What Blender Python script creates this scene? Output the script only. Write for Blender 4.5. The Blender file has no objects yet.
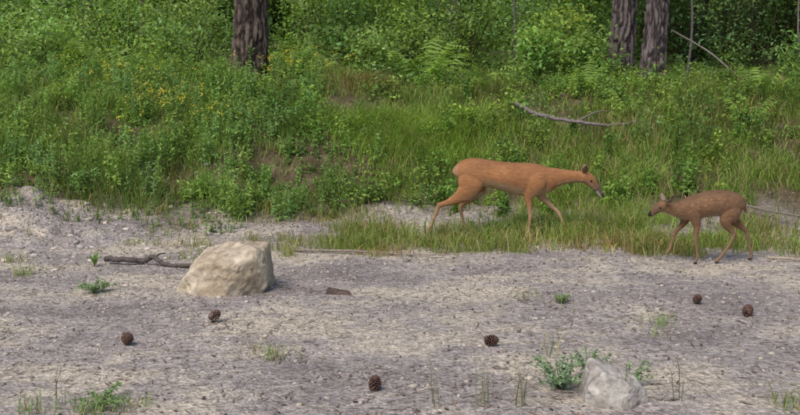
import bpy, math, numpy as np, bmesh
from mathutils import Vector
R = np.random.default_rng(7)
scene = bpy.context.scene

# ------------------------------------------------------------------ noise
T2 = R.random((256,256)); T3 = R.random((64,64,64))
def sm(t): return t*t*(3-2*t)
def n2(x,y):
    x=np.asarray(x,float); y=np.asarray(y,float)
    ix=np.floor(x).astype(int); iy=np.floor(y).astype(int); fx=sm(x-ix); fy=sm(y-iy)
    a=T2[ix&255,iy&255]; b=T2[(ix+1)&255,iy&255]; c=T2[ix&255,(iy+1)&255]; d=T2[(ix+1)&255,(iy+1)&255]
    return (a*(1-fx)+b*fx)*(1-fy)+(c*(1-fx)+d*fx)*fy
def fbm(x,y,o=4):
    s=0;a=1;t=0
    for i in range(o):
        s=s+a*n2(x*2**i+i*17.3,y*2**i+i*9.1); t+=a; a*=.5
    return s/t
def n3(p):
    i=np.floor(p).astype(int); f=sm(p-i); r=0
    for dx in (0,1):
        for dy in (0,1):
            for dz in (0,1):
                w=(f[:,0] if dx else 1-f[:,0])*(f[:,1] if dy else 1-f[:,1])*(f[:,2] if dz else 1-f[:,2])
                r=r+w*T3[(i[:,0]+dx)&63,(i[:,1]+dy)&63,(i[:,2]+dz)&63]
    return r
def fbm3(p,o=4):
    s=0;a=1;t=0
    for i in range(o):
        s=s+a*n3(p*2**i+i*11.7); t+=a; a*=.5
    return s/t

# ------------------------------------------------------------------ terrain
def edge(x):
    return 8.95 + .25*np.sin(x*.9+.6) - .75/(1+np.exp((x+2.6)*3)) - .55/(1+np.exp(-(x-.0)*3)) + .35*(fbm(x*.8+3,x*0+2,3)-.5)
def height(x,y):
    x=np.asarray(x,float); y=np.asarray(y,float)
    s=y-edge(x)
    t=np.clip(s/4.0,0,1)
    z=1.22*(.62*t+.38*sm(t))+.055*np.clip(s-4,0,1e9)
    sc=np.exp(-((x+1.0)/1.1)**2); z=z+sc*(.16*sm(np.clip((s-1.2)/.5,0,1))-.10*sm(np.clip((s)/1.2,0,1))*(1-sm(np.clip((s-1.2)/.5,0,1))))
    z=z+.20*np.exp(-((x+3.9)/.9)**2-((y-8.9)/.5)**2)
    bm=sm(np.clip((s+.3)/1.2,0,1))
    z=z+bm*.28*(fbm(x*.9,y*.9,4)-.5)+bm*.12*(fbm(x*4+5,y*4,3)-.5)
    z=z+.035*(fbm(x*.6+9,y*.9,3)-.5)+.016*(fbm(x*5,y*5+7,4)-.5)
    lb=np.exp(-((x+3.6)/1.6)**2-((y-8.6)/.7)**2)
    z=z+lb*.12*(fbm(x*6,y*6,4)-.5)
    return z
def gz(x,y): return float(height(x,y))

# ------------------------------------------------------------------ mesh builder
def mesh_obj(name,V,F,mat,col=None,smooth=False,parent=None):
    V=np.asarray(V,np.float32); F=np.asarray(F,np.int32)
    me=bpy.data.meshes.new(name)
    me.vertices.add(len(V)); me.vertices.foreach_set('co',V.ravel())
    k=F.shape[1]; me.loops.add(F.size); me.loops.foreach_set('vertex_index',F.ravel())
    me.polygons.add(len(F)); me.polygons.foreach_set('loop_start',np.arange(0,F.size,k,dtype=np.int32))
    me.polygons.foreach_set('loop_total',np.full(len(F),k,np.int32))
    me.update(calc_edges=True)
    if smooth: me.polygons.foreach_set('use_smooth',np.ones(len(F),bool))
    if col is not None:
        C=np.ones((len(V),4),np.float32); C[:,:3]=col
        a=me.color_attributes.new('Col','FLOAT_COLOR','POINT'); a.data.foreach_set('color',C.ravel())
    me.materials.append(mat)
    o=bpy.data.objects.new(name,me); scene.collection.objects.link(o)
    if parent: o.parent=parent
    return o
class Acc:
    def __init__(s): s.V=[];s.F=[];s.C=[];s.n=0
    def add(s,V,F,C):
        V=np.asarray(V,float).reshape(-1,3)
        C=np.broadcast_to(np.asarray(C,float),V.shape) if np.ndim(C)==1 else C
        s.V.append(V); s.F.append(np.asarray(F,int)+s.n); s.C.append(C); s.n+=len(V)
    def obj(s,name,mat,**k):
        return mesh_obj(name,np.concatenate(s.V),np.concatenate(s.F),mat,np.clip(np.concatenate(s.C),0,1),**k)

# ------------------------------------------------------------------ materials
def new_mat(name):
    m=bpy.data.materials.new(name); m.use_nodes=True; nt=m.node_tree
    return m,nt,nt.nodes['Principled BSDF'],nt.nodes['Material Output']
def N(nt,t,**k):
    n=nt.nodes.new(t)
    for a,b in k.items(): setattr(n,a,b)
    return n
def ramp(nt,pts):
    r=nt.nodes.new('ShaderNodeValToRGB'); e=r.color_ramp.elements
    while len(e)<len(pts): e.new(.5)
    for i,(p,c) in enumerate(pts):
        e[i].position=p; e[i].color=(c[0],c[1],c[2],1) if not np.isscalar(c) else (c,c,c,1)
    return r
def mix(nt,fac,a,b,mode='MIX'):
    m=nt.nodes.new('ShaderNodeMix'); m.data_type='RGBA'; m.blend_type=mode
    for s,v in ((m.inputs[0],fac),(m.inputs[6],a),(m.inputs[7],b)):
        if hasattr(v,'links'): nt.links.new(v,s)
        else: s.default_value=v if np.isscalar(v) else (v[0],v[1],v[2],1)
    return m.outputs[2]
def noise(nt,scale,detail=4,vec=None,rough=.6):
    n=nt.nodes.new('ShaderNodeTexNoise'); n.inputs['Scale'].default_value=scale; n.inputs['Detail'].default_value=detail; n.inputs['Roughness'].default_value=rough
    if vec is not None: nt.links.new(vec,n.inputs['Vector'])
    return n.outputs['Fac']
def objvec(nt,scale=(1,1,1)):
    tc=nt.nodes.new('ShaderNodeTexCoord'); mp=nt.nodes.new('ShaderNodeMapping'); mp.inputs['Scale'].default_value=scale
    nt.links.new(tc.outputs['Object'],mp.inputs[0]); return mp.outputs[0]
def bump(nt,b,h,s=.5,d=.01):
    n=nt.nodes.new('ShaderNodeBump'); n.inputs['Strength'].default_value=s; n.inputs['Distance'].default_value=d
    nt.links.new(h,n.inputs['Height']); nt.links.new(n.outputs[0],b.inputs['Normal'])
def leaf_mat(name,trans=.35):
    m,nt,b,out=new_mat(name)
    at=N(nt,'ShaderNodeAttribute',attribute_name='Col'); c=at.outputs['Color']
    c=mix(nt,1.0,c,(.93,1.04,.68),'MULTIPLY')
    nt.links.new(c,b.inputs['Base Color']); b.inputs['Roughness'].default_value=.6
    b.inputs['Specular IOR Level'].default_value=.18
    tr=nt.nodes.new('ShaderNodeBsdfTranslucent'); c2=mix(nt,1.0,c,(1.3,1.3,.6),'MULTIPLY'); nt.links.new(c2,tr.inputs[0])
    ms=nt.nodes.new('ShaderNodeMixShader'); ms.inputs[0].default_value=trans
    nt.links.new(b.outputs[0],ms.inputs[1]); nt.links.new(tr.outputs[0],ms.inputs[2]); nt.links.new(ms.outputs[0],out.inputs[0])
    return m
M_leaf=leaf_mat('foliage_mat',.4); M_grass=leaf_mat('grass_mat',.35)
def vcol_mat(name,rough=.85,nscale=60,lo=.75,hi=1.2,bs=.4,bd=.004,vs=(1,1,1),spec=.25):
    m,nt,b,out=new_mat(name)
    at=N(nt,'ShaderNodeAttribute',attribute_name='Col'); v=objvec(nt,vs)
    f=noise(nt,nscale,4,v); r=ramp(nt,[(.3,lo),(.7,hi)]); nt.links.new(f,r.inputs[0])
    c=mix(nt,1.0,at.outputs['Color'],r.outputs[0],'MULTIPLY')
    nt.links.new(c,b.inputs['Base Color']); b.inputs['Roughness'].default_value=rough; b.inputs['Specular IOR Level'].default_value=spec
    bump(nt,b,f,bs,bd); return m
M_pebble=vcol_mat('pebble_mat',nscale=90); M_litter=vcol_mat('litter_mat'); M_fur=vcol_mat('fur_mat',rough=.85,nscale=70,lo=.78,hi=1.2,bs=.5,bd=.005,vs=(.35,1,1.3),spec=.15)
M_bark=vcol_mat('bark_mat',rough=.95,nscale=34,lo=.5,hi=1.4,bs=1.,bd=.02,vs=(1,1,.4),spec=.1)
M_cone=vcol_mat('cone_mat',nscale=80); M_wood=vcol_mat('dead_wood_mat',nscale=40,lo=.6,hi=1.3,bs=.7,bd=.006)
M_rockA=vcol_mat('limestone_mat',nscale=26,lo=.72,hi=1.18,bs=.8,bd=.015,spec=.15)
m,nt,b,_=new_mat('eye_mat'); b.inputs['Base Color'].default_value=(.01,.007,.005,1); b.inputs['Roughness'].default_value=.12; M_eye=m

# ground material
M_ground,nt,b,_=new_mat('ground_mat')
at=N(nt,'ShaderNodeAttribute',attribute_name='Col')
sep=nt.nodes.new('ShaderNodeSeparateColor'); nt.links.new(at.outputs['Color'],sep.inputs[0])
v=objvec(nt); vs_=objvec(nt,(.7,1.1,1))
r1=ramp(nt,[(.36,(.235,.198,.19)),(.48,(.34,.295,.27)),(.58,(.48,.41,.325))]); nt.links.new(noise(nt,1.1,6,vs_,.72),r1.inputs[0])
r2=ramp(nt,[(.3,.45),(.5,1.0),(.7,1.35)]); nt.links.new(noise(nt,34,5,v,.8),r2.inputs[0])
g=mix(nt,1.0,r1.outputs[0],r2.outputs[0],'MULTIPLY')
vo=nt.nodes.new('ShaderNodeTexVoronoi'); vo.inputs['Scale'].default_value=46; nt.links.new(v,vo.inputs['Vector'])
r3=ramp(nt,[(0,.55),(.5,1.0),(1,1.45)]); sc=nt.nodes.new('ShaderNodeSeparateColor'); nt.links.new(vo.outputs['Color'],sc.inputs[0]); nt.links.new(sc.outputs[0],r3.inputs[0])
g=mix(nt,.65,g,mix(nt,1.0,g,r3.outputs[0],'MULTIPLY'))
r4=ramp(nt,[(.55,0.),(.65,.8)]); nt.links.new(noise(nt,9,5,v,.85),r4.inputs[0])
g=mix(nt,r4.outputs[0],g,(.17,.135,.115))
rs=ramp(nt,[(.3,(.06,.045,.028)),(.55,(.12,.09,.055)),(.78,(.25,.19,.135))]); nt.links.new(noise(nt,5,5,v,.7),rs.inputs[0])
g=mix(nt,sep.outputs[0],g,rs.outputs[0])
nt.links.new(g,b.inputs['Base Color']); b.inputs['Roughness'].default_value=.95; b.inputs['Specular IOR Level'].default_value=.1
ad=N(nt,'ShaderNodeMath',operation='ADD'); nt.links.new(vo.outputs['Distance'],ad.inputs[0]); nt.links.new(noise(nt,60,4,v,.7),ad.inputs[1])
bump(nt,b,ad.outputs[0],.8,.012)

# ------------------------------------------------------------------ ground
def axis(lo,hi,flo,fhi,fine):
    a=list(np.arange(flo,fhi,fine)); s=fine
    p=fhi
    while p<hi: a.append(p); s*=1.22; p+=s
    a.append(hi); s=fine; p=flo
    while True:
        s*=1.22; p-=s
        if p<lo: break
        a.insert(0,p)
    a.insert(0,lo); return np.array(a)
xs=axis(-250,250,-6.5,6.5,.03); ys=axis(-60,400,3.0,15,.03)
X,Y=np.meshgrid(xs,ys); Z=height(X,Y)
V=np.stack([X,Y,Z],-1).reshape(-1,3); nx,ny=len(xs),len(ys)
i=np.arange(nx*ny).reshape(ny,nx); F=np.stack([i[:-1,:-1],i[:-1,1:],i[1:,1:],i[1:,:-1]],-1).reshape(-1,4)
def soilmask(x,y):
    s=y-edge(x)-.2+1.4*(fbm(x*1.5,y*1.5,4)-.5)
    return sm(np.clip(s/1.1,0,1))
Cg=np.zeros((len(V),3)); Cg[:,0]=soilmask(V[:,0],V[:,1])
mesh_obj('ground',V,F,M_ground,Cg,smooth=True)

# ------------------------------------------------------------------ pebbles & litter
t=(1+5**.5)/2
ico=np.array([(-1,t,0),(1,t,0),(-1,-t,0),(1,-t,0),(0,-1,t),(0,1,t),(0,-1,-t),(0,1,-t),(t,0,-1),(t,0,1),(-t,0,-1),(-t,0,1)]); ico/=np.linalg.norm(ico[0])
icof=np.array([(0,11,5),(0,5,1),(0,1,7),(0,7,10),(0,10,11),(1,5,9),(5,11,4),(11,10,2),(10,7,6),(7,1,8),(3,9,4),(3,4,2),(3,2,6),(3,6,8),(3,8,9),(4,9,5),(2,4,11),(6,2,10),(8,6,7),(9,8,1)])
def scatter_pebbles(name,n,xr,yr,smin,smax,dens,col,pw=2.2):
    x=R.uniform(*xr,n); y=R.uniform(*yr,n); k=R.random(n)<dens(x,y); x=x[k];y=y[k]; n=len(x)
    s=smin*(smax/smin)**(R.random(n)**pw)
    P=ico[None]*(1+R.normal(0,.18,(n,12,1)))*np.stack([R.uniform(.8,1.4,n),R.uniform(.7,1.1,n),R.uniform(.35,.7,n)],-1)[:,None]*s[:,None,None]
    a=R.uniform(0,6.28,n); c,sn=np.cos(a)[:,None],np.sin(a)[:,None]
    Q=np.stack([P[...,0]*c-P[...,1]*sn,P[...,0]*sn+P[...,1]*c,P[...,2]],-1)
    Q[...,0]+=x[:,None];Q[...,1]+=y[:,None];Q[...,2]+=(height(x,y)+s*.08)[:,None]
    F=(icof[None]+12*np.arange(n)[:,None,None]).reshape(-1,3)
    br=R.uniform(.5,1.25,n); tint=R.random(n)[:,None]
    C=(np.array(col[0])*(1-tint)+np.array(col[1])*tint)*br[:,None]
    mesh_obj(name,Q.reshape(-1,3),F,M_pebble,np.repeat(C,12,0))
scatter_pebbles('gravel',30000,(-4.8,4.8),(3.4,9.6),.004,.018,lambda x,y:.25+1.2*np.clip(fbm(x*1.3,y*2,3)-.42,0,1)*3-soilmask(x,y),((.30,.26,.245),(.44,.37,.295)))
scatter_pebbles('limestone_fragments',2000,(-5.5,-.3),(6.2,10.2),.008,.045,lambda x,y:np.where((y>7.4)&(x<-1.3),.8,.10)*(fbm(x*2,y*2,2)>.40),((.44,.39,.34),(.56,.49,.41)),2.6)
scatter_pebbles('scattered_stones',260,(-4.5,4.5),(3.6,9.),.01,.03,lambda x,y:.5+0*x,((.36,.33,.31),(.50,.43,.35)))
def strips(acc,x,y,z,L,w,az,tilt,C):
    n=len(x); d=np.stack([np.cos(az)*np.cos(tilt),np.sin(az)*np.cos(tilt),np.sin(tilt)],-1); s=np.stack([-np.sin(az),np.cos(az),0*az],-1)
    P=np.stack([x,y,z],-1); a=P-d*L[:,None]/2; b=P+d*L[:,None]/2; s=s*w[:,None]/2
    V=np.stack([a-s,a+s,b+s,b-s],1).reshape(-1,3); F=np.arange(4*n).reshape(n,4)
    acc.add(V,F,np.repeat(C,4,0))
A=Acc(); n=24000; x=R.uniform(-5,5,n); y=R.uniform(3.4,9.8,n); k=(fbm(x*1.2+4,y*1.8,3)>R.uniform(.3,.66,n)); x=x[k];y=y[k];n=len(x)
C=np.array([.19,.13,.095])*R.uniform(.4,1.6,n)[:,None]
strips(A,x,y,height(x,y)+.004,R.uniform(.015,.065,n),R.uniform(.0015,.006,n),R.uniform(0,6.28,n),R.normal(0,.06,n),C)
n=420; x=R.uniform(-4.5,4.5,n); y=R.uniform(3.6,9.2,n)
strips(A,x,y,height(x,y)+.008,R.uniform(.02,.11,n),R.uniform(.004,.010,n),R.uniform(0,6.28,n),R.normal(0,.08,n),np.array([.12,.08,.06])*R.uniform(.5,2.2,n)[:,None])
n=4200; x=R.uniform(-4.6,4.6,n); y=R.uniform(3.6,9.6,n); k=fbm(x*1.1+8,y*1.6+2,3)>R.uniform(.25,.65,n); x=x[k];y=y[k];n=len(x)
strips(A,x,y,height(x,y)+.007,R.uniform(.007,.026,n),R.uniform(.005,.016,n),R.uniform(0,6.28,n),R.normal(0,.3,n),np.array([.12,.08,.06])*R.uniform(.4,1.8,n)[:,None])
A.obj('pine_needle_litter',M_litter)

# ------------------------------------------------------------------ grass
def blades(acc,x,y,L,w,lean,C,z=None):
    n=len(x); z=height(x,y)-.01 if z is None else z
    az=R.uniform(0,6.28,n); fa=R.uniform(0,6.28,n)
    d=np.stack([np.cos(az),np.sin(az),0*az],-1); s=np.stack([np.cos(fa),np.sin(fa),0*fa],-1)*w[:,None]/2
    P0=np.stack([x,y,z],-1); up=np.array([0,0,1.])
    P1=P0+up*L[:,None]*.55+d*(L*lean*.22)[:,None]
    P2=P0+up*(L*(1-.35*lean))[:,None]+d*(L*lean*.85)[:,None]
    V=np.stack([P0-s,P0+s,P1+s*.8,P1-s*.8,P2+s*.12,P2-s*.12],1).reshape(-1,3)
    b=6*np.arange(n)[:,None]; F=np.concatenate([b+[0,1,2,3],b+[3,2,4,5]]); acc.add(V,F,np.repeat(C,6,0))
GREENS=np.array([[.17,.24,.06],[.22,.28,.075],[.14,.21,.08],[.25,.28,.095],[.10,.155,.055]])
STRAW=np.array([[.40,.31,.20],[.32,.22,.14],[.46,.37,.26]])
def gcol(x,y,n,straw):
    g=GREENS[R.integers(0,5,n)]; s=STRAW[R.integers(0,3,n)]
    c=np.where((R.random(n)<straw)[:,None],s,g)*R.uniform(.7,1.3,n)[:,None]
    big=.55+1.0*fbm(x*.7+3,y*.7+1,3); return c*big[:,None]
A=Acc()
n=270000; x=R.uniform(-7.5,7.5,n); y=R.uniform(7.0,16.5,n); s=y-edge(x)
cl=fbm(x*1.6+7,y*1.6,4); cl2=fbm(x*3.1+1,y*4.1+5,3)
right=1/(1+np.exp(-(x-.15)*4))
se=s+.85*right+1.1*(cl2-.5)
d=np.clip((cl-.40)*5,0,1)*sm(np.clip(se/.9,0,1))*np.where(y>13,.4,1)
d*=1-.55*np.exp(-((x+1.05)/1.0)**2-((y-10.3)/.65)**2)
d*=1-.8*np.exp(-((x+3.8)/1.2)**2-((y-8.9)/.6)**2)
k=R.random(n)<d+.05*(se>0.4); x=x[k];y=y[k];se=se[k];cl=cl[k];n=len(x)
straw=np.clip(.12+.42*np.exp(-((se-.35)/.5)**2)+.3*(fbm(x*2.2,y*2.2+4,2)>.6),0,1)
L=R.uniform(.05,.17,n)*(1+1.1*np.clip((cl-.5)*4,0,1))*(.5+.5*sm(np.clip(se/1.2,0,1)))
blades(A,x,y,L,R.uniform(.005,.010,n),R.uniform(.15,1.1,n),gcol(x,y,n,straw))
def tussock(acc,cx,cy,rx,ry,n,Lr,col,straw=0,lean=(.2,1.),w=(.004,.009)):
    x=R.normal(cx,rx,n); y=R.normal(cy,ry,n); c=np.array(col)*R.uniform(.7,1.3,n)[:,None]
    c=np.where((R.random(n)<straw)[:,None],STRAW[R.integers(0,3,n)],c)
    blades(acc,x,y,R.uniform(*Lr,n),R.uniform(*w,n),R.uniform(*lean,n),c)
tussock(A,.25,10.9,.5,.32,7000,(.12,.32),(.28,.37,.09),.08,(.5,1.2))
tussock(A,-.3,11.2,.35,.2,2600,(.12,.3),(.26,.34,.09),.08,(.5,1.2))
for _ in range(34):
    cx,cy=R.uniform(-6,-1.9),R.uniform(9.4,12.2); tussock(A,cx,cy,.16,.12,320,(.12,.36),np.array((.23,.31,.10))*R.uniform(.8,1.3),.14,(.3,1.1))
for _ in range(60):
    cx,cy=R.uniform(.9,6.5),R.uniform(8.6,12.6); tussock(A,cx,cy,.17,.13,300,(.10,.28),np.array((.24,.31,.09))*R.uniform(.7,1.35),.2,(.5,1.2))
tussock(A,-.35,12.6,.16,.12,1500,(.12,.32),(.28,.18,.12),.4,(.6,1.2))
for _ in range(46):
    cx=R.uniform(-.6,4.2); cy=8.55-.12*cx+R.normal(0,.33)
    tussock(A,cx,cy,R.uniform(.06,.2),R.uniform(.05,.12),R.integers(60,380),(.05,R.uniform(.15,.30)),np.array((.22,.275,.085))*R.uniform(.75,1.25),R.uniform(.2,.6),(.3,1.2))
for _ in range(26):
    cx,cy=R.uniform(-2.2,.3),R.normal(8.2,.3); tussock(A,cx,cy,R.uniform(.04,.12),.06,R.integers(15,80),(.04,R.uniform(.1,.2)),np.array((.22,.26,.10))*R.uniform(.8,1.2),.55,(.2,1.2))
tussock(A,1.8,8.1,.25,.12,200,(.08,.2),(.40,.22,.15),.4,(.2,.9))
tussock(A,-.1,7.75,.1,.05,50,(.08,.16),(.40,.22,.15),.3,(.2,.9))
A.obj('grass',M_grass)
A=Acc()
for cx,cy,n_,L_,st in [(1.54,5.6,50,.13,.2),(-.66,4.95,45,.14,.3),(-.75,5.05,20,.16,.6),(-2.75,6.95,60,.14,.3),(1.05,6.15,30,.09,.3),(-1.35,4.12,90,.11,.3),(-1.2,4.2,50,.1,.3),(-1.62,4.15,40,.14,.3),(1.85,4.1,110,.14,.3),(1.75,4.2,40,.17,.4),(.86,6.3,20,.1,.3),(1.48,5.35,20,.13,.5),(-3.05,7.5,60,.12,.3),(.8,5.0,12,.2,.6),(-1.7,7.9,40,.1,.4),(-2.3,8.3,50,.12,.3)]:
    tussock(A,cx,cy,.055,.05,n_,(L_*.3,L_*1.1),(.25,.31,.16),st,(.3,1.2),(.003,.006))
for cx in (.155,.37,.40,.54,.545,1.27,1.0,-1.55):
    n=4; blades(A,np.full(n,cx)+R.normal(0,.014,n),np.full(n,4.22)+R.normal(0,.02,n),R.uniform(.14,.3,n),np.full(n,.0045),R.uniform(.05,.45,n),np.array([.25,.22,.16])*R.uniform(.6,1.2,n)[:,None])
A.obj('grass_tufts',M_grass)

# ------------------------------------------------------------------ leaves / ferns / weeds / shrubs
def leaves(acc,P,size,C,droop=.35,asp=.5):
    n=len(P); az=R.uniform(0,6.28,n); el=R.normal(-.1,droop+.25,n)
    d=np.stack([np.cos(az)*np.cos(el),np.sin(az)*np.cos(el),np.sin(el)],-1)
    u=R.normal(0,.45,(n,3))+[0,-.25,1]; s=np.cross(d,u); s/=np.linalg.norm(s,axis=1)[:,None]+1e-9
    nn=np.cross(s,d); L=size[:,None]; 
    V=np.stack([P,P+d*L*.5+s*L*asp*.5+nn*L*.08,P+d*L,P+d*L*.5-s*L*asp*.5+nn*L*.08],1).reshape(-1,3)
    acc.add(V,np.arange(4*n).reshape(n,4),np.repeat(C,4,0))
def stem(acc,a,b,w,C,bend=.0,n=4):
    a=np.array(a,float); b=np.array(b,float); t=np.linspace(0,1,n+1)[:,None]; P=a*(1-t)+b*t; P[:,2]+=(bend*4*t*(1-t))[:,0]
    V=[];F=[]
    for j,p in enumerate(P):
        ww=w*(1-.6*j/n)
        for q in range(3): V.append(p+ww*np.array([math.cos(q*2.094),math.sin(q*2.094),0]))
    for j in range(n):
        for q in range(3): F.append([3*j+q,3*j+(q+1)%3,3*j+3+(q+1)%3,3*j+3+q])
    acc.add(np.array(V),np.array(F),np.array(C))
def shrub(acc,cx,cy,h,r,nc,nl,ls,col,stems=True,z0=None,spread=.17,low=.12,asp=.5):
    z0=gz(cx,cy) if z0 is None else z0
    col=np.array(col)
    for j in range(nc):
        a=R.uniform(0,6.28); rr=r*R.random()**.6; t=R.uniform(low,1); rr*=math.sin(math.pi*min(.95,.25+.7*t))**.5
        c=np.array([cx+math.cos(a)*rr,cy+math.sin(a)*rr,z0+h*t])
        P=c+R.normal(0,1,(nl,3))*[spread*r+.05,spread*r+.05,.09*h+.03]
        P[:,2]=np.maximum(P[:,2],z0+.02)
        cc=col*R.uniform(.6,1.4)*R.uniform(.7,1.3,nl)[:,None]*np.array([R.uniform(.85,1.2),1,R.uniform(.8,1.2)])
        leaves(acc,P,R.uniform(.6,1.3,nl)*ls,cc,asp=asp)
        if stems: stem(acc,(cx+R.normal(0,.04),cy+R.normal(0,.04),z0-.05),c,.004+.004*h,(.10,.08,.055),n=3)
def herb(acc,cx,cy,h,ns,ls,col,asp=.38):
    for k in range(ns):
        x0=cx+R.normal(0,.05); y0=cy+R.normal(0,.04); z0=gz(x0,y0); H=h*R.uniform(.6,1.1)
        b=np.array([x0,y0,z0]); tip=b+[R.normal(0,.12)*H,R.normal(0,.12)*H,H]; stem(acc,b,tip,.0035,np.array(col)*.8,n=2)
        nl=int(14+H*40); t=R.uniform(.12,1,nl)[:,None]; P=b*(1-t)+tip*t
        leaves(acc,P,(1.2-.5*t[:,0])*R.uniform(.7,1.2,nl)*ls,np.array(col)*R.uniform(.75,1.3)*R.uniform(.8,1.2,nl)[:,None],asp=asp)
def fern(acc,cx,cy,size,col,nf=7,z0=None):
    z0=gz(cx,cy) if z0 is None else z0
    for f in range(nf):
        az=R.uniform(0,6.28); L=size*R.uniform(.6,1.15); h=L*R.uniform(.3,.95); c=np.array(col)*R.uniform(.65,1.3)
        t=np.linspace(.12,1,16); cv=R.normal(0,.35)
        aa=az+cv*t; dx=np.cumsum(np.cos(aa))/16*L*.9; dy=np.cumsum(np.sin(aa))/16*L*.9
        P=np.stack([cx+dx,cy+dy,z0+h*np.sin(t*R.uniform(1.7,2.4))*1.05],-1)
        stem(acc,(cx,cy,z0),P[8],.004,c*.8,n=2)
        Q=[];
        for j in range(15):
            d=np.array([math.cos(aa[j]),math.sin(aa[j])]); sd=np.array([-d[1],d[0]])
            pl=L*.32*math.sin(math.pi*(.15+.85*t[j]))**.8*(1.05-t[j]*.55)*R.uniform(.8,1.1)
            for sg in (-1,1):
                tip=P[j]+np.array([sd[0]*sg*pl+d[0]*pl*.35,sd[1]*sg*pl+d[1]*pl*.35,-pl*.2+R.normal(0,.02)])
                wv=(P[j+1]-P[j])*.40
                Q.append([P[j]-wv*.7,tip-wv*.1,tip+wv*.1,P[j]+wv*.9])
        Q=np.array(Q).reshape(-1,3); acc.add(Q,np.arange(len(Q)).reshape(-1,4),c)
G1=(.165,.26,.075);G2=(.22,.31,.08);G3=(.10,.17,.06);G4=(.195,.28,.14);G5=(.275,.35,.10)
GA=[G1,G2,G3,G4,G5]
A=Acc()
def hx(x0,x1,y0,y1): return R.uniform(x0,x1),R.uniform(y0,y1)
def bare(cx,cy): return (abs(cx+1.05)<.6 and abs(cy-10.2)<.4)
for _ in range(420):
    cx,cy=hx(-6.5,6.8,9.4,14.5)
    if fbm(cx*.9+2,cy*.9,2)<.42 or bare(cx,cy): continue
    h=R.uniform(.12,.42); shrub(A,cx,cy,h,h*.55,7,20,R.uniform(.025,.055),GA[R.integers(5)])
for _ in range(400):
    cx,cy=hx(-6.2,-1.0,9.2,13.2)
    if bare(cx,cy): continue
    herb(A,cx,cy,R.uniform(.18,.5),5,R.uniform(.04,.07),[(.24,.345,.18),(.22,.32,.12),(.29,.37,.14)][R.integers(3)])
for _ in range(110):
    cx,cy=hx(-1.9,-.1,9.4,11.6); herb(A,cx,cy,R.uniform(.1,.32),4,R.uniform(.04,.06),(.21,.30,.12))
for _ in range(240):
    cx,cy=hx(.3,7,9.2,13.5); herb(A,cx,cy,R.uniform(.12,.38),5,R.uniform(.04,.07),[(.22,.32,.11),(.28,.35,.11),(.17,.26,.09)][R.integers(3)],.5)
for _ in range(34):
    cx,cy=hx(-3.8,-1.5,8.7,9.5); herb(A,cx,cy,R.uniform(.06,.2),3,R.uniform(.03,.05),(.22,.29,.15))
A.obj('bank_weeds',M_leaf)
A=Acc()
for cx,cy,s_,k in [(-2.6,10.9,.3,60),(-1.45,12.7,.35,60),(-2.9,11.5,.4,30),(-4.9,13,.5,20)]:
    x=R.normal(cx,s_,k); y=R.normal(cy,.25,k); z=height(x,y)
    for a,b_,c in zip(x,y,z):
        h=R.uniform(.2,.45); stem(A,(a,b_,c),(a+R.normal(0,.04),b_,c+h),.003,(.14,.20,.07),n=2)
        P=np.array([a,b_,c+h])+R.normal(0,.016,(6,3)); leaves(A,P,np.full(6,.03),np.tile([.7,.52,.10],(6,1)))
A.obj('yellow_wildflowers',M_leaf)
A=Acc()
for _ in range(80):
    cx,cy=hx(-8,8.5,12.6,19); fern(A,cx,cy,R.uniform(.3,.65),GA[R.integers(5)],R.integers(4,8))
for cx,cy,s in [(.3,13.0,.7),(.6,13.2,.6),(.05,13.3,.6),(-1.1,13.0,.5),(1.2,12.6,.45),(2.3,12.2,.45),(4.3,11.5,.5),(4.9,11.0,.5),(3.9,10.8,.45),(-3.6,13.5,.7),(-4.6,13.2,.8),(-5.2,13.6,.7),(-1.4,12.8,.5),(2.7,11.4,.4)]:
    fern(A,cx,cy,s,(.26,.36,.11),8)
A.obj('ferns',M_leaf)
A=Acc()
for _ in range(100):
    cx,cy=hx(-11,12,13.8,22)
    if cx>3.8 and cy<20: 
        if R.random()<.8: continue
    h=R.uniform(.5,1.7); shrub(A,cx,cy,h,h*.6,16,60,R.uniform(.05,.10),GA[R.integers(5)],low=.03)
for cx,cy,h in [(-5.5,14.5,1.3),(-4.3,15.2,1.5),(-6.8,14.2,1.3),(-3.3,15.4,1.2),(.2,14.3,.9),(1.0,15.2,1.4),(-.9,15.1,1.3),(5.7,13.6,.6),(2.2,15.5,1.2),(-3.4,13.9,.8),(-4.9,13.5,.8),(-6.,13.4,.9),(1.9,13.9,.7),(-.6,13.8,.7),(2.6,13.7,.6)]:
    shrub(A,cx,cy,h,h*.65,24,70,.075,(.245,.34,.14),low=.03)
A.obj('undergrowth_shrubs',M_leaf)
A=Acc()
for _ in range(140):
    cx,cy=hx(-26,26,22,38); h=R.uniform(2,6); shrub(A,cx,cy,h,h*.4,18,36,R.uniform(.16,.28),[G1,G3,G2,G4][R.integers(4)],stems=False,low=.02)
for _ in range(140):
    cx,cy=hx(-34,34,38,46); h=R.uniform(6,10); shrub(A,cx,cy,h,h*.35,26,36,R.uniform(.35,.6),[G1,G3,G3][R.integers(3)],stems=False,low=.02)
# thicket in a darker leaf colour, to darken the right-hand edge of the clearing
for _ in range(26):
    cx,cy=hx(4.8,10.5,17,21); h=R.uniform(1.5,3.5); shrub(A,cx,cy,h,h*.45,20,45,R.uniform(.08,.14),(.07,.11,.05),low=.02)
A.obj('distant_forest_foliage',M_leaf)

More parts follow.
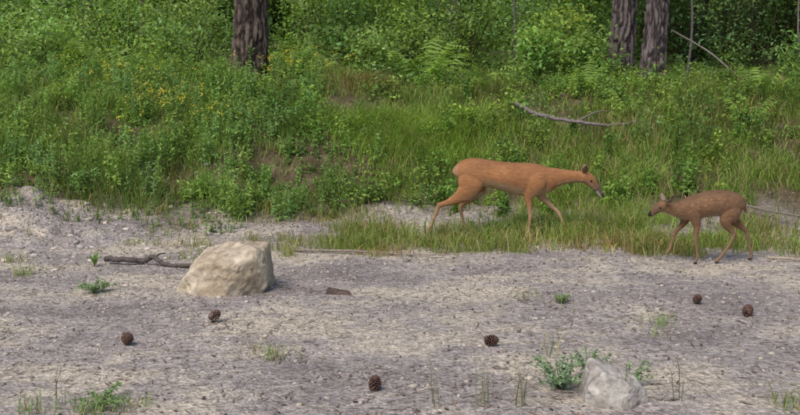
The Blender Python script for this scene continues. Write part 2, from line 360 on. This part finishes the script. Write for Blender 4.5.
# ------------------------------------------------------------------ tubes and trees
def tube(P,Rr,seg=24,namp=0,nf=(8,8,2)):
    P=np.array(P,float); Rr=np.array(Rr,float); T=np.gradient(P,axis=0); T/=np.linalg.norm(T,axis=1)[:,None]
    ref=np.array([0,1,0.]) if abs(T[0,1])<.8 else np.array([1.,0,0])
    N_=np.cross(T,ref); N_/=np.linalg.norm(N_,axis=1)[:,None]; B=np.cross(T,N_)
    a=np.linspace(0,2*math.pi,seg,endpoint=False)
    D=N_[:,None]*np.cos(a)[None,:,None]+B[:,None]*np.sin(a)[None,:,None]
    V=P[:,None]+D*Rr[:,None,None]; h=None
    if namp:
        q=V.reshape(-1,3)*np.array(nf); h=1-np.abs(fbm3(q,3)-.5)*6; h=np.clip(h,-.5,1).reshape(len(P),seg)
        V=V-D*(Rr[:,None]*namp*np.clip(h,0,1))[...,None]
    i=np.arange(len(P)*seg).reshape(len(P),seg); j=np.roll(i,-1,1)
    F=np.stack([i[:-1],j[:-1],j[1:],i[1:]],-1).reshape(-1,4)
    return V.reshape(-1,3),F,(h.ravel() if h is not None else None)
def cr(pts,n):
    pts=np.array(pts,float); m=len(pts); out=[]
    ext=np.vstack([2*pts[0]-pts[1],pts,2*pts[-1]-pts[-2]])
    for k in range(m-1):
        p0,p1,p2,p3=ext[k:k+4]
        for t in np.linspace(0,1,n,endpoint=False):
            out.append(.5*((2*p1)+(-p0+p2)*t+(2*p0-5*p1+4*p2-p3)*t*t+(-p0+3*p1-3*p2+p3)*t**3))
    out.append(pts[-1]); return np.array(out)
def pine(name,cx,cy,r,H,lean,col=(.15,.115,.105)):
    e=bpy.data.objects.new(name,None); scene.collection.objects.link(e)
    z0=gz(cx,cy)-.15
    n=420; t=np.linspace(0,1,n)**1.9
    P=np.stack([cx+lean*H*t+.06*np.sin(t*9),cy+.04*np.sin(t*7),z0+H*t],-1)
    rr=r*(1-.8*t)*(1+.35*np.exp(-t*H*3.5))
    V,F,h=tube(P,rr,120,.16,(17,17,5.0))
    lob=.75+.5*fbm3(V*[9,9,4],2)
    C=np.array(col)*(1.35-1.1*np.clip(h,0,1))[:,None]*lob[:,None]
    A=Acc(); A.add(V,F,C)
    L=Acc()
    for k in range(24):
        tt=R.uniform(.45,.99); az=R.uniform(0,6.28); ln=(1.15-tt)*H*.28+.4
        b0=np.array([cx+lean*H*tt,cy,z0+H*tt]); b1=b0+ln*np.array([math.cos(az),math.sin(az),R.uniform(-.05,.35)])
        Q=cr([b0,(b0+b1)/2+[0,0,.1*ln],b1],4); V,F,_=tube(Q,np.linspace(r*.2*(1.1-tt)+.02,.01,len(Q)),6); A.add(V,F,np.array(col))
        for m_ in range(5):
            c=b0+(b1-b0)*R.uniform(.45,1.05)+R.normal(0,.15,3); nl=36
            leaves(L,c+R.normal(0,.22,(nl,3)),R.uniform(.1,.22,nl),np.array([.06,.10,.04])*R.uniform(.6,1.4,nl)[:,None],asp=.22)
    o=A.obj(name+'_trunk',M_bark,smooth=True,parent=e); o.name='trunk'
    o=L.obj(name+'_crown',M_leaf,parent=e); o.name='crown'
pine('pine_tree',-2.01,13.0,.25,13,.0,(.095,.072,.06))
pine('pine_tree',3.14,14.0,.19,14,.012,(.115,.092,.088))
pine('pine_tree',3.41,13.25,.17,13,.008,(.115,.092,.088))
A=Acc();L=Acc()
for _ in range(42):
    cx,cy=hx(-22,22,17.5,38); H=R.uniform(9,14); r=R.uniform(.06,.2); z0=gz(cx,cy)-.1
    Q=cr([(cx,cy,z0),(cx+R.normal(0,.15),cy,z0+H*.4),(cx+R.normal(0,.5),cy,z0+H)],10); V,F,h=tube(Q,np.linspace(r,r*.3,len(Q)),12,.12,(9,9,2)); A.add(V,F,np.array([.09,.07,.06])*R.uniform(.7,1.3))
    for m_ in range(24):
        c=np.array([cx,cy,z0+H*R.uniform(.4,1.05)])+R.normal(0,1,3)*[1.3,1.3,.3]; nl=22
        leaves(L,c+R.normal(0,.45,(nl,3)),R.uniform(.2,.4,nl),np.array([.08,.13,.05])*R.uniform(.6,1.4,nl)[:,None])
e=bpy.data.objects.new('background_trees',None); scene.collection.objects.link(e)
A.obj('trunks',M_bark,smooth=True,parent=e); L.obj('canopy',M_leaf,parent=e)
def sapling(pts,r,nl=60,leafy=True,col=(.17,.15,.13)):
    e=bpy.data.objects.new('sapling',None); scene.collection.objects.link(e); A=Acc()
    Q=cr(pts,8); V,F,_=tube(Q,np.linspace(r,r*.35,len(Q)),8); A.add(V,F,np.array(col)); A.obj('stem_',M_bark,smooth=True,parent=e)
    L=Acc()
    for k in range(10):
        c=Q[int(len(Q)*R.uniform(.5,.99))]+R.normal(0,.25,3); leaves(L,c+R.normal(0,.12,(nl//3,3)),R.uniform(.04,.08,nl//3),np.array(G2)*R.uniform(.7,1.3,nl//3)[:,None])
    L.obj('leaves_',M_leaf,parent=e)
sapling([(1.65,14,gz(1.65,14)-.05),(1.63,14,2.3),(1.6,14,3.6),(1.7,14.1,5)],.026,col=(.11,.10,.085))
sapling([(4.2,14.3,gz(4.2,14.3)-.05),(4.25,14.3,2.2),(4.15,14.3,3.4),(4.2,14.2,5)],.022)
sapling([(.25,15.5,gz(.25,15.5)-.05),(.5,15.5,2.2),(.85,15.5,3.2),(1.3,15.4,4.4)],.02)
sapling([(5.6,13.6,gz(5.6,13.6)-.05),(5.5,13.6,2.4),(5.6,13.6,4)],.02)
def stick(name,pts,r0,r1,col,seg=10,tw=()):
    A=Acc(); Q=cr(pts,8); Q=Q+R.normal(0,r0*.14,Q.shape); V,F,_=tube(Q,np.linspace(r0,r1,len(Q)),seg,.12,(25,25,25)); A.add(V,F,np.array(col))
    for tp in tw:
        Q=cr(tp,5); V,F,_=tube(Q,np.linspace(r0*.4,r1*.3,len(Q)),6); A.add(V,F,np.array(col))
    return A.obj(name,M_wood,smooth=True)
stick('leaning_dead_branch',[(3.75,13.6,2.05),(4.25,13.5,1.75),(4.65,13.4,1.4),(4.9,13.4,1.15)],.012,.017,(.24,.20,.17))
z=gz
stick('fallen_branch',[(1.33,11.35,z(1.33,11.35)+.22),(1.62,11.1,z(1.62,11.1)+.20),(2.0,10.95,z(2,10.95)+.19),(2.35,10.9,z(2.35,10.9)+.16),(2.68,10.85,z(2.68,10.85)+.13)],.03,.012,(.19,.155,.15),tw=[[(2.0,10.95,z(2,10.95)+.19),(2.2,11.0,z(2.2,11)+.26),(2.4,11.1,z(2.4,11.1)+.22)]])
stick('fallen_branch',[(-2.30,7.42,.04),(-2.15,7.36,.05),(-2.0,7.38,.03),(-1.9,7.33,.07),(-1.78,7.28,.02),(-1.4,7.2,.03)],.024,.016,(.10,.08,.07),tw=[[(-1.9,7.33,.06),(-1.86,7.36,.09),(-1.82,7.38,.09)]])
stick('fallen_branch',[(-.9,7.9,.02),(-.4,7.8,.03),(0,7.72,.02),(.35,7.68,.02)],.011,.006,(.26,.21,.17))
stick('fallen_branch',[(2.9,9.2,z(2.9,9.2)+.10),(3.4,8.85,z(3.4,8.85)+.08),(3.9,8.5,z(3.9,8.5)+.08)],.015,.008,(.20,.16,.14))
stick('fallen_branch',[(2.9,7.5,.03),(3.3,7.45,.02),(3.7,7.4,.02)],.012,.008,(.36,.29,.22))

# ------------------------------------------------------------------ rocks
def rock(name,cx,cy,planes,sink,mat,col,col2,nf=5,seed=0,rough=.05,k=110):
    bpy.ops.mesh.primitive_ico_sphere_add(subdivisions=6,radius=1); o=bpy.context.object; me=o.data
    n=len(me.vertices); P=np.empty(n*3,np.float32); me.vertices.foreach_get('co',P); D=P.reshape(-1,3).astype(float)
    r=np.full(n,2.); Dw=D+.10*(np.stack([fbm3(D*3+seed,3),fbm3(D*3+seed+9,3),fbm3(D*3+seed+19,3)],-1)-.5)
    sc=planes[0][3]/.29
    for (nx_,ny_,nz_,p) in planes:
        nn=np.array([nx_,ny_,nz_],float); nn/=np.linalg.norm(nn); d=Dw@nn; rr=np.where(d>.02,p/np.maximum(d,.02),2.)
        r=-np.logaddexp(-r*k/sc,-rr*k/sc)/(k/sc)
    Q=D*r[:,None]
    nz_=fbm3(Q*nf+seed,5)-.5; pit=np.clip(fbm3(Q*nf*4+seed,3)-.55,0,1); rid=1-np.abs(fbm3(Q*nf*1.6+seed+5,4)-.5)*8; rid=np.clip(rid,0,1)
    Q=D*(r*(1+rough*3.2*nz_-.25*pit-.012*rid))[:,None]
    Q+=[cx,cy,gz(cx,cy)-sink]
    me.vertices.foreach_set('co',Q.astype(np.float32).ravel()); me.polygons.foreach_set('use_smooth',np.ones(len(me.polygons),bool))
    f=np.clip((fbm3(Q*nf*1.6+3,4)-.38)*4,0,1)[:,None]; C=np.ones((n,4),np.float32); C[:,:3]=(np.array(col)*(1-f)+np.array(col2)*f)*(1-.25*rid[:,None])
    a=me.color_attributes.new('Col','FLOAT_COLOR','POINT'); a.data.foreach_set('color',C.ravel()); me.materials.append(mat); me.update(); o.name=name; me.name=name
rock('limestone_boulder',-1.17,6.5,[(1,.0,.12,.27),(-.74,-.15,.67,.222),(-.27,-.25,.95,.170),(-.05,-.75,.75,.20),(.12,.1,1,.225),(.7,-.15,.75,.285),(-.25,-1,.10,.19),(.6,-1,-.22,.20),(-.9,-.9,-.1,.27),(0,1,.2,.2),(0,0,-1,.2),(.85,-.1,-.6,.27),(.9,-.6,.35,.27),(-1,.1,.2,.325)],-.112,M_rockA,(.42,.335,.235),(.55,.46,.345),seed=3,k=160,rough=.07)
rock('pale_stone',.965,4.27,[(1,.1,.55,.13),(-1,0,.25,.115),(-.75,-.3,.8,.115),(.3,-.1,1,.09),(-.1,-1,.55,.095),(.8,-1,.25,.12),(-.8,-1,.2,.105),(0,1,.1,.12),(0,0,-1,.1),(.6,-.5,.8,.108)],-.045,M_rockA,(.32,.28,.245),(.46,.42,.375),nf=11,seed=11,k=150)
rock('bark_flake',-.42,6.4,[(1,.3,.2,.075),(-1,.2,.2,.08),(.2,1,.2,.04),(-.1,-1,.2,.035),(.15,0,1,.014),(0,0,-1,.02)],-.010,M_wood,(.09,.06,.05),(.13,.09,.07),nf=14,seed=5)

# ------------------------------------------------------------------ pine cones
def cone_mesh():
    A=Acc(); h=.075; n=85; ga=2.39996
    t=np.linspace(0,1,10); Q=np.stack([0*t,0*t,h*t],-1); V,F,_=tube(Q,.011*np.sin(np.pi*(.15+.8*t)),8); A.add(V,F,(.07,.045,.035))
    for k in range(n):
        tt=(k+.5)/n; a=k*ga; z_=h*(.03+.93*tt); ro=.034*math.sin(math.pi*(.22+.72*tt))**.9; el=-.25+1.15*tt
        d=np.array([math.cos(a)*math.cos(el),math.sin(a)*math.cos(el),math.sin(el)]); s=np.array([-math.sin(a),math.cos(a),0]); u=np.cross(d,s)
        if u[2]<0: u=-u
        b0=np.array([0,0,z_]); w=.0085*(1.15-.5*tt); th=.0022
        m_=b0+d*ro*.8; e_=b0+d*ro
        V=[b0-s*w*.3,b0+s*w*.3,m_+s*w,m_-s*w,e_+s*w*.6+u*th,e_-s*w*.6+u*th, m_+s*w-u*th*1.6,m_-s*w-u*th*1.6,e_+s*w*.6-u*th,e_-s*w*.6-u*th]
        F=[[0,1,2,3],[3,2,4,5],[1,0,7,6],[6,7,9,8],[5,4,8,9],[2,6,8,4],[7,3,5,9]]
        A.add(V,F,np.array([.15,.085,.065])*R.uniform(.7,1.3) if k%3 else np.array([.09,.055,.04]))
    return A
CA=cone_mesh(); c0=None
for i_,(cx,cy,rx,rz,s) in enumerate([(-1.52,5.22,1.2,.4,1.0),(-1.14,5.66,.9,2.0,.95),(.47,5.14,1.35,1.2,.95),(-.12,4.43,.15,.3,.95),(2.12,5.76,1.1,2.6,1.0),(1.92,6.13,.9,.2,.85)]):
    if c0 is None: o=CA.obj('pinecone',M_cone); c0=o
    else: o=bpy.data.objects.new('pinecone',c0.data); scene.collection.objects.link(o)
    o.scale=(s,s,s); o.rotation_euler=(rx,0,rz); o.location=(cx,cy,gz(cx,cy)+.028*s*math.sin(rx)-.0)
# ------------------------------------------------------------------ grey-green plants
def euphorb(name,cx,cy,r,h,ns,col,ls=.022):
    A=Acc(); z0=gz(cx,cy)
    for k in range(ns):
        a=R.uniform(0,6.28); rr=r*R.uniform(.2,1); tip=np.array([cx+math.cos(a)*rr,cy+math.sin(a)*rr,z0+h*R.uniform(.45,1)])
        b=np.array([cx,cy,z0]); stem(A,b,tip,.0025,(.16,.18,.10),bend=.02,n=3)
        nl=24; t=R.uniform(.2,1.02,nl)[:,None]; P=b*(1-t)+tip*t; P[:,2]+=(.08*t*(1-t))[:,0]
        leaves(A,P,R.uniform(.6,1.3,nl)*ls,np.array(col)*R.uniform(.7,1.3,nl)[:,None],asp=.5)
    A.obj(name,M_leaf)
euphorb('spurge_plant',.76,4.45,.19,.15,38,(.28,.35,.32),.02)
euphorb('spurge_plant',.93,4.6,.12,.16,18,(.27,.34,.30),.02)
euphorb('spurge_plant',1.09,4.45,.14,.12,14,(.28,.34,.30),.02)
euphorb('spurge_plant',-2.07,6.4,.17,.08,22,(.25,.31,.25))
euphorb('spurge_plant',-1.35,4.2,.2,.06,14,(.23,.30,.2))
euphorb('spurge_plant',1.05,6.15,.1,.05,8,(.24,.28,.2))
euphorb('spurge_plant',-2.35,7.3,.06,.12,8,(.20,.29,.12))

# ------------------------------------------------------------------ deer
def loft(st,seg=22,n=6):
    st=np.array(st,float); Q=cr(st,n); P=Q[:,:3]; rh=np.maximum(Q[:,3],.002); rw=np.maximum(Q[:,4],.002)
    T=np.gradient(P,axis=0); T/=np.linalg.norm(T,axis=1)[:,None]
    B=np.tile([0,1.,0],(len(P),1)); B-=T*(T@[0,1.,0])[:,None]; B/=np.linalg.norm(B,axis=1)[:,None]; N_=np.cross(T,B)
    a=np.linspace(0,2*math.pi,seg,endpoint=False)
    V=P[:,None]+N_[:,None]*(np.cos(a)[None,:]*rh[:,None])[...,None]+B[:,None]*(np.sin(a)[None,:]*rw[:,None])[...,None]
    V=V.reshape(-1,3); m_=len(P); i=np.arange(m_*seg).reshape(m_,seg); j=np.roll(i,-1,1)
    F=[list(f) for f in np.stack([i[:-1],j[:-1],j[1:],i[1:]],-1).reshape(-1,4)]
    V=np.vstack([V,P[0],P[-1]]); a0,a1=len(V)-2,len(V)-1
    for k in range(seg):
        F.append([a0,j[0,k],i[0,k]]); F.append([a1,i[-1,k],j[-1,k]])
    return V,F
def deer(name,parts,ears,eyes,colfn,loc,rotz=0,voxel=.0055,iters=5):
    V=[];F=[];n=0
    for p in parts:
        v,f=loft(p); V.append(v); F+= [[q+n for q in ff] for ff in f]; n+=len(v)
    me=bpy.data.meshes.new('tmp'); me.from_pydata(np.vstack(V).tolist(),[],F); me.update()
    o=bpy.data.objects.new('tmp',me); scene.collection.objects.link(o)
    bm=bmesh.new(); bm.from_mesh(me); bmesh.ops.recalc_face_normals(bm,faces=bm.faces); bm.to_mesh(me); bm.free()
    md=o.modifiers.new('r','REMESH'); md.mode='VOXEL'; md.voxel_size=voxel
    ms=o.modifiers.new('s','SMOOTH'); ms.factor=.5; ms.iterations=iters
    dg=bpy.context.evaluated_depsgraph_get(); m2=bpy.data.meshes.new_from_object(o.evaluated_get(dg))
    bpy.data.objects.remove(o)
    nv=len(m2.vertices); P=np.empty(nv*3,np.float32); m2.vertices.foreach_get('co',P); P=P.reshape(-1,3)
    Nn=np.empty(nv*3,np.float32); m2.vertices.foreach_get('normal',Nn); Nn=Nn.reshape(-1,3)
    C=np.ones((nv,4),np.float32); C[:,:3]=colfn(P.astype(float),Nn.astype(float))
    a=m2.color_attributes.new('Col','FLOAT_COLOR','POINT'); a.data.foreach_set('color',C.ravel())
    m2.polygons.foreach_set('use_smooth',np.ones(len(m2.polygons),bool)); m2.materials.clear(); m2.materials.append(M_fur)
    root=bpy.data.objects.new(name,None); scene.collection.objects.link(root)
    b=bpy.data.objects.new(name+'_body',m2); scene.collection.objects.link(b); b.parent=root
    for (base,tip,side,w,co,ci) in ears:
        base=np.array(base,float); tip=np.array(tip,float); ax=tip-base; L=np.linalg.norm(ax); ax/=L; s=np.array(side,float); s-=ax*(s@ax); s/=np.linalg.norm(s); nn=np.cross(ax,s)
        U,W=14,11; vv=[];cc=[]
        for off in (0,.0025):
            for iu in range(U):
                u=iu/(U-1); wd=w*math.sin(math.pi*min(1,.2+.8*u))**.75*(1-.15*u)+.001
                for iw in range(W):
                    q=(iw/(W-1)-.5)*2; ang=q*1.15
                    vv.append(base+ax*u*L+s*math.sin(ang)*wd+nn*((1-math.cos(ang))*wd*.9+off))
                    cc.append(np.array(ci if off else co)*(1 if u<.85 else .45))
        ff=[]
        for k in (0,1):
            for iu in range(U-1):
                for iw in range(W-1):
                    z_=k*U*W+iu*W+iw; ff.append([z_,z_+1,z_+W+1,z_+W])
        mesh_obj(name+'_ear',np.array(vv),np.array(ff),M_fur,np.array(cc),smooth=True,parent=root)
    for e_ in eyes:
        bpy.ops.mesh.primitive_uv_sphere_add(segments=16,ring_count=10,radius=e_[3],location=e_[:3]); q=bpy.context.object; q.name=name+'_eye'; q.data.materials.append(M_eye); q.parent=root
    root.location=loc; root.rotation_euler=(0,0,rotz); return root
yN,yF=-.055,.055
doe=[
 [(-.385,0,.555,.035,.03),(-.365,0,.573,.09,.07),(-.29,0,.595,.124,.098),(-.2,0,.597,.128,.104),(-.08,0,.583,.122,.108),(.04,0,.562,.13,.116),(.17,0,.54,.146,.11),(.30,0,.53,.150,.09),(.41,0,.535,.122,.068),(.49,0,.55,.09,.05),(.58,0,.558,.066,.042),(.67,0,.56,.055,.037),(.74,0,.556,.051,.036),(.77,0,.55,.03,.03)],
 [(.715,0,.57,.02,.02),(.74,0,.565,.046,.045),(.787,0,.54,.053,.048),(.83,0,.495,.043,.037),(.868,0,.448,.030,.025),(.896,0,.41,.025,.021),(.912,0,.385,.020,.018),(.920,0,.374,.006,.006)],
 [(-.22,yN,.60,.05,.03),(-.26,yN-.005,.53,.115,.05),(-.30,yN-.01,.44,.09,.043),(-.38,yN-.01,.375,.054,.032),(-.47,yN-.01,.335,.029,.020),(-.545,yN-.01,.305,.022,.015),(-.575,yN-.01,.23,.0155,.013),(-.61,yN-.01,.14,.0135,.012),(-.64,yN-.01,.07,.017,.014),(-.655,yN-.01,.035,.015,.013),(-.645,yN-.01,.012,.018,.016),(-.635,yN-.01,.0,.012,.012)],
 [(-.55,yN-.01,.34,.006,.006),(-.548,yN-.01,.325,.018,.013),(-.55,yN-.01,.29,.018,.013),(-.555,yN-.01,.27,.006,.006)],
 [(-.2,yF,.60,.05,.03),(-.22,yF+.005,.52,.105,.05),(-.2,yF+.01,.44,.08,.043),(-.24,yF+.01,.375,.048,.030),(-.30,yF+.01,.325,.028,.020),(-.345,yF+.01,.275,.022,.015),(-.335,yF+.01,.21,.0155,.013),(-.315,yF+.01,.13,.0135,.012),(-.30,yF+.01,.065,.017,.014),(-.285,yF+.01,.035,.015,.013),(-.275,yF+.01,.012,.018,.016),(-.268,yF+.01,.0,.012,.012)],
 [(.33,yN+.01,.60,.04,.025),(.31,yN-.012,.53,.098,.044),(.27,yN-.006,.44,.072,.036),(.25,yN,.375,.041,.024),(.258,yN,.30,.024,.018),(.268,yN,.225,.019,.016),(.267,yN,.20,.019,.016),(.262,yN,.14,.013,.0115),(.26,yN,.07,.016,.0135),(.27,yN,.035,.014,.012),(.28,yN,.012,.018,.016),(.286,yN,.0,.012,.012)],
 [(.35,yF-.01,.60,.04,.025),(.36,yF,.53,.08,.036),(.36,yF,.44,.063,.033),(.38,yF,.375,.040,.024),(.45,yF,.31,.025,.018),(.52,yF,.245,.019,.016),(.54,yF,.22,.019,.016),(.575,yF,.15,.013,.0115),(.61,yF,.07,.016,.0135),(.632,yF,.035,.014,.012),(.65,yF,.012,.018,.016),(.66,yF,.0,.012,.012)],
 [(-.35,0,.61,.01,.01),(-.385,0,.60,.016,.015),(-.395,0,.57,.012,.012),(-.40,0,.555,.004,.004)],
]
def lerp(a,b,f): return a*(1-f[:,None])+np.array(b)*f[:,None]
def ss(x,a,b): return sm(np.clip((x-a)/(b-a),0,1))
def doecol(P,Nn):
    x,y,z=P.T; C=np.tile([.30,.138,.06],(len(P),1)); nzs=fbm3(P*[6,10,12],3); nz2=fbm3(P*[25,50,60],3)
    C=C*(.60+.55*nzs+.26*nz2)[:,None]
    C=lerp(C,[.20,.092,.046],ss(Nn[:,2],.3,1.)*.45*(z>.5))
    C=lerp(C,[.44,.31,.19],ss(-Nn[:,2],.15,.8)*(z>.36)*(x<.45)*.9)
    C=lerp(C,[.34,.22,.125],ss(.36-z,0,.12)*.75)
    C=lerp(C,[.38,.25,.15],ss(-x,.36,.395)*ss(z,.5,.55)*.4)
    inner=(np.abs(y)<.045)&(z<.42)&(z>.1)&(x<.7); C=lerp(C,[.42,.30,.19],inner*.6)
    C=lerp(C,[.035,.028,.025],ss(.03-z,0,.012))
    d=(x-.74)*.68-(z-.555)*.73
    C=lerp(C,[.19,.115,.07],ss(d,.05,.12)*(x>.73)*.7)
    C=lerp(C,[.11,.08,.065],ss(d,.13,.17)*(x>.79))
    C=lerp(C,[.02,.018,.017],ss(d,.222,.233)*(x>.79))
    C=lerp(C,[.5,.45,.38],((Nn[:,2]<-.25)&(d>.17)&(x>.79)&(x<.908))*.85)
    C=lerp(C,[.36,.24,.15],((Nn[:,2]<-.3)&(x>.5)&(d<.15))*.6)
    return C
dz=gz(.9,8.55)
eo=(.20,.12,.075); ei=(.36,.28,.21)
deer('roe_deer_doe',doe,
 [((.742,-.035,.592),(.74,-.115,.665),(1,0,-.2),.030,eo,ei),((.755,.035,.595),(.775,.11,.672),(1,0,-.2),.030,eo,ei)],
 [(.803,-.0415,.528,.0115),(.803,.0415,.528,.0115)],doecol,(.89,8.55,dz),0)
fy=.045
fawn=[
 [(.245,0,.42,.02,.02),(.225,0,.435,.065,.05),(.17,0,.455,.092,.072),(.09,0,.468,.104,.08),(0,0,.47,.104,.085),(-.1,0,.452,.1,.083),(-.19,0,.432,.095,.072),(-.27,0,.425,.075,.055),(-.33,0,.43,.05,.038),(-.385,0,.445,.042,.032),(-.42,0,.455,.036,.03),(-.435,0,.455,.015,.015)],
 [(-.385,0,.465,.015,.015),(-.40,0,.462,.04,.036),(-.43,0,.452,.044,.038),(-.465,0,.43,.035,.03),(-.495,0,.405,.024,.02),(-.515,0,.388,.019,.017),(-.525,0,.378,.006,.006)],
 [(.12,-fy,.46,.04,.025),(.13,-fy,.40,.075,.038),(.09,-fy,.345,.058,.033),(.10,-fy,.30,.036,.024),(.135,-fy,.255,.022,.016),(.155,-fy,.225,.018,.014),(.13,-fy,.16,.013,.011),(.085,-fy,.09,.012,.011),(.05,-fy,.045,.014,.012),(.03,-fy,.02,.013,.011),(.02,-fy,.0,.013,.012)],
 [(.15,fy,.46,.04,.025),(.18,fy,.40,.07,.036),(.18,fy,.345,.052,.031),(.23,fy,.295,.034,.022),(.275,fy,.26,.021,.016),(.305,fy,.235,.018,.014),(.325,fy,.165,.013,.011),(.345,fy,.09,.012,.011),(.358,fy,.045,.014,.012),(.35,fy,.02,.013,.011),(.34,fy,.0,.013,.012)],
 [(-.19,-fy,.47,.03,.02),(-.185,-fy,.41,.06,.03),(-.16,-fy,.34,.042,.027),(-.15,-fy,.29,.028,.02),(-.155,-fy,.22,.018,.014),(-.155,-fy,.185,.016,.014),(-.145,-fy,.12,.011,.01),(-.135,-fy,.055,.013,.011),(-.145,-fy,.025,.012,.01),(-.155,-fy,.0,.013,.012)],
 [(-.2,fy,.47,.03,.02),(-.21,fy,.41,.055,.03),(-.205,fy,.35,.042,.027),(-.22,fy,.31,.028,.02),(-.265,fy,.26,.018,.014),(-.285,fy,.24,.017,.014),(-.305,fy,.18,.011,.01),(-.32,fy,.12,.013,.011),(-.335,fy,.095,.012,.01),(-.345,fy,.075,.013,.012)],
 [(.225,0,.455,.01,.01),(.25,0,.44,.016,.014),(.265,0,.41,.012,.012),(.268,0,.385,.004,.004)],
]
spots=[(px_+R.normal(0,.006),sg,pz_+R.normal(0,.006),R.uniform(.4,1)) for sg in (-1,1) for px_,pz_ in [(-.2,.47),(-.15,.49),(-.1,.5),(-.05,.515),(0,.52),(.05,.52),(.1,.515),(.15,.50),(-.17,.445),(-.11,.46),(-.04,.475),(.02,.48),(.08,.475),(.14,.465),(.19,.46),(-.07,.43),(0,.44),(.06,.435),(.12,.43),(.18,.42)]]
def fawncol(P,Nn):
    x,y,z=P.T; C=np.tile([.175,.095,.052],(len(P),1)); C=C*(.55+.55*fbm3(P*[8,12,14],3)+.35*fbm3(P*[30,50,60],2))[:,None]
    C=lerp(C,[.11,.065,.04],ss(Nn[:,2],.4,1.)*.5*(z>.4))
    C=lerp(C,[.30,.21,.14],ss(-Nn[:,2],.25,.9)*(z>.3)*.8)
    C=lerp(C,[.23,.15,.09],ss(.3-z,0,.1)*.6)
    for a,sg,c,st in spots:
        d2=np.sqrt((x-a)**2+(z-c)**2); C=lerp(C,[.36,.27,.18],(1-ss(d2,.002,.012))*(y*sg>0)*.5*st)
    C=lerp(C,[.03,.025,.022],ss(.022-z,0,.01))
    C=lerp(C,[.12,.07,.05],ss(-x,.44,.48)*.6); C=lerp(C,[.02,.018,.016],ss(-x,.508,.515))
    return C
fe=(.12,.075,.05); fi=(.22,.16,.115)
deer('roe_deer_fawn',fawn,
 [((-.395,-.03,.485),(-.375,-.085,.54),(-1,0,-.2),.023,fe,fi),((-.40,.03,.49),(-.405,.075,.55),(-1,0,-.2),.023,fe,fi)],
 [(-.449,-.0315,.448,.0095),(-.449,.0315,.448,.0095)],fawncol,(2.44,7.45,gz(2.44,7.45)+.0),math.radians(8),voxel=.005,iters=4)

# ------------------------------------------------------------------ light, world, camera
w=bpy.data.worlds.new('World'); scene.world=w; w.use_nodes=True; nt=w.node_tree
sky=nt.nodes.new('ShaderNodeTexSky'); sky.sky_type='NISHITA'; sky.sun_disc=False
el,az=math.radians(52),math.radians(212)
sky.sun_elevation=el; sky.sun_rotation=az
nt.links.new(sky.outputs[0],nt.nodes['Background'].inputs[0]); nt.nodes['Background'].inputs[1].default_value=.15
sd=bpy.data.lights.new('sun','SUN'); sd.energy=3.4; sd.angle=math.radians(34); sd.color=(1,.925,.82)
so=bpy.data.objects.new('sun',sd); scene.collection.objects.link(so)
dirv=Vector((math.sin(az)*math.cos(el),math.cos(az)*math.cos(el),math.sin(el)))
so.rotation_euler=(-dirv).to_track_quat('-Z','Y').to_euler()
cd=bpy.data.cameras.new('camera'); cd.sensor_width=36; cd.lens=43.5; cd.clip_end=1000; cd.clip_start=.05
co=bpy.data.objects.new('camera',cd); scene.collection.objects.link(co); co.location=(0,0,1.5); co.rotation_euler=(math.radians(90-8.1),0,0)
scene.camera=co
scene.view_settings.view_transform='Standard'; scene.view_settings.look='None'; scene.view_settings.exposure=0
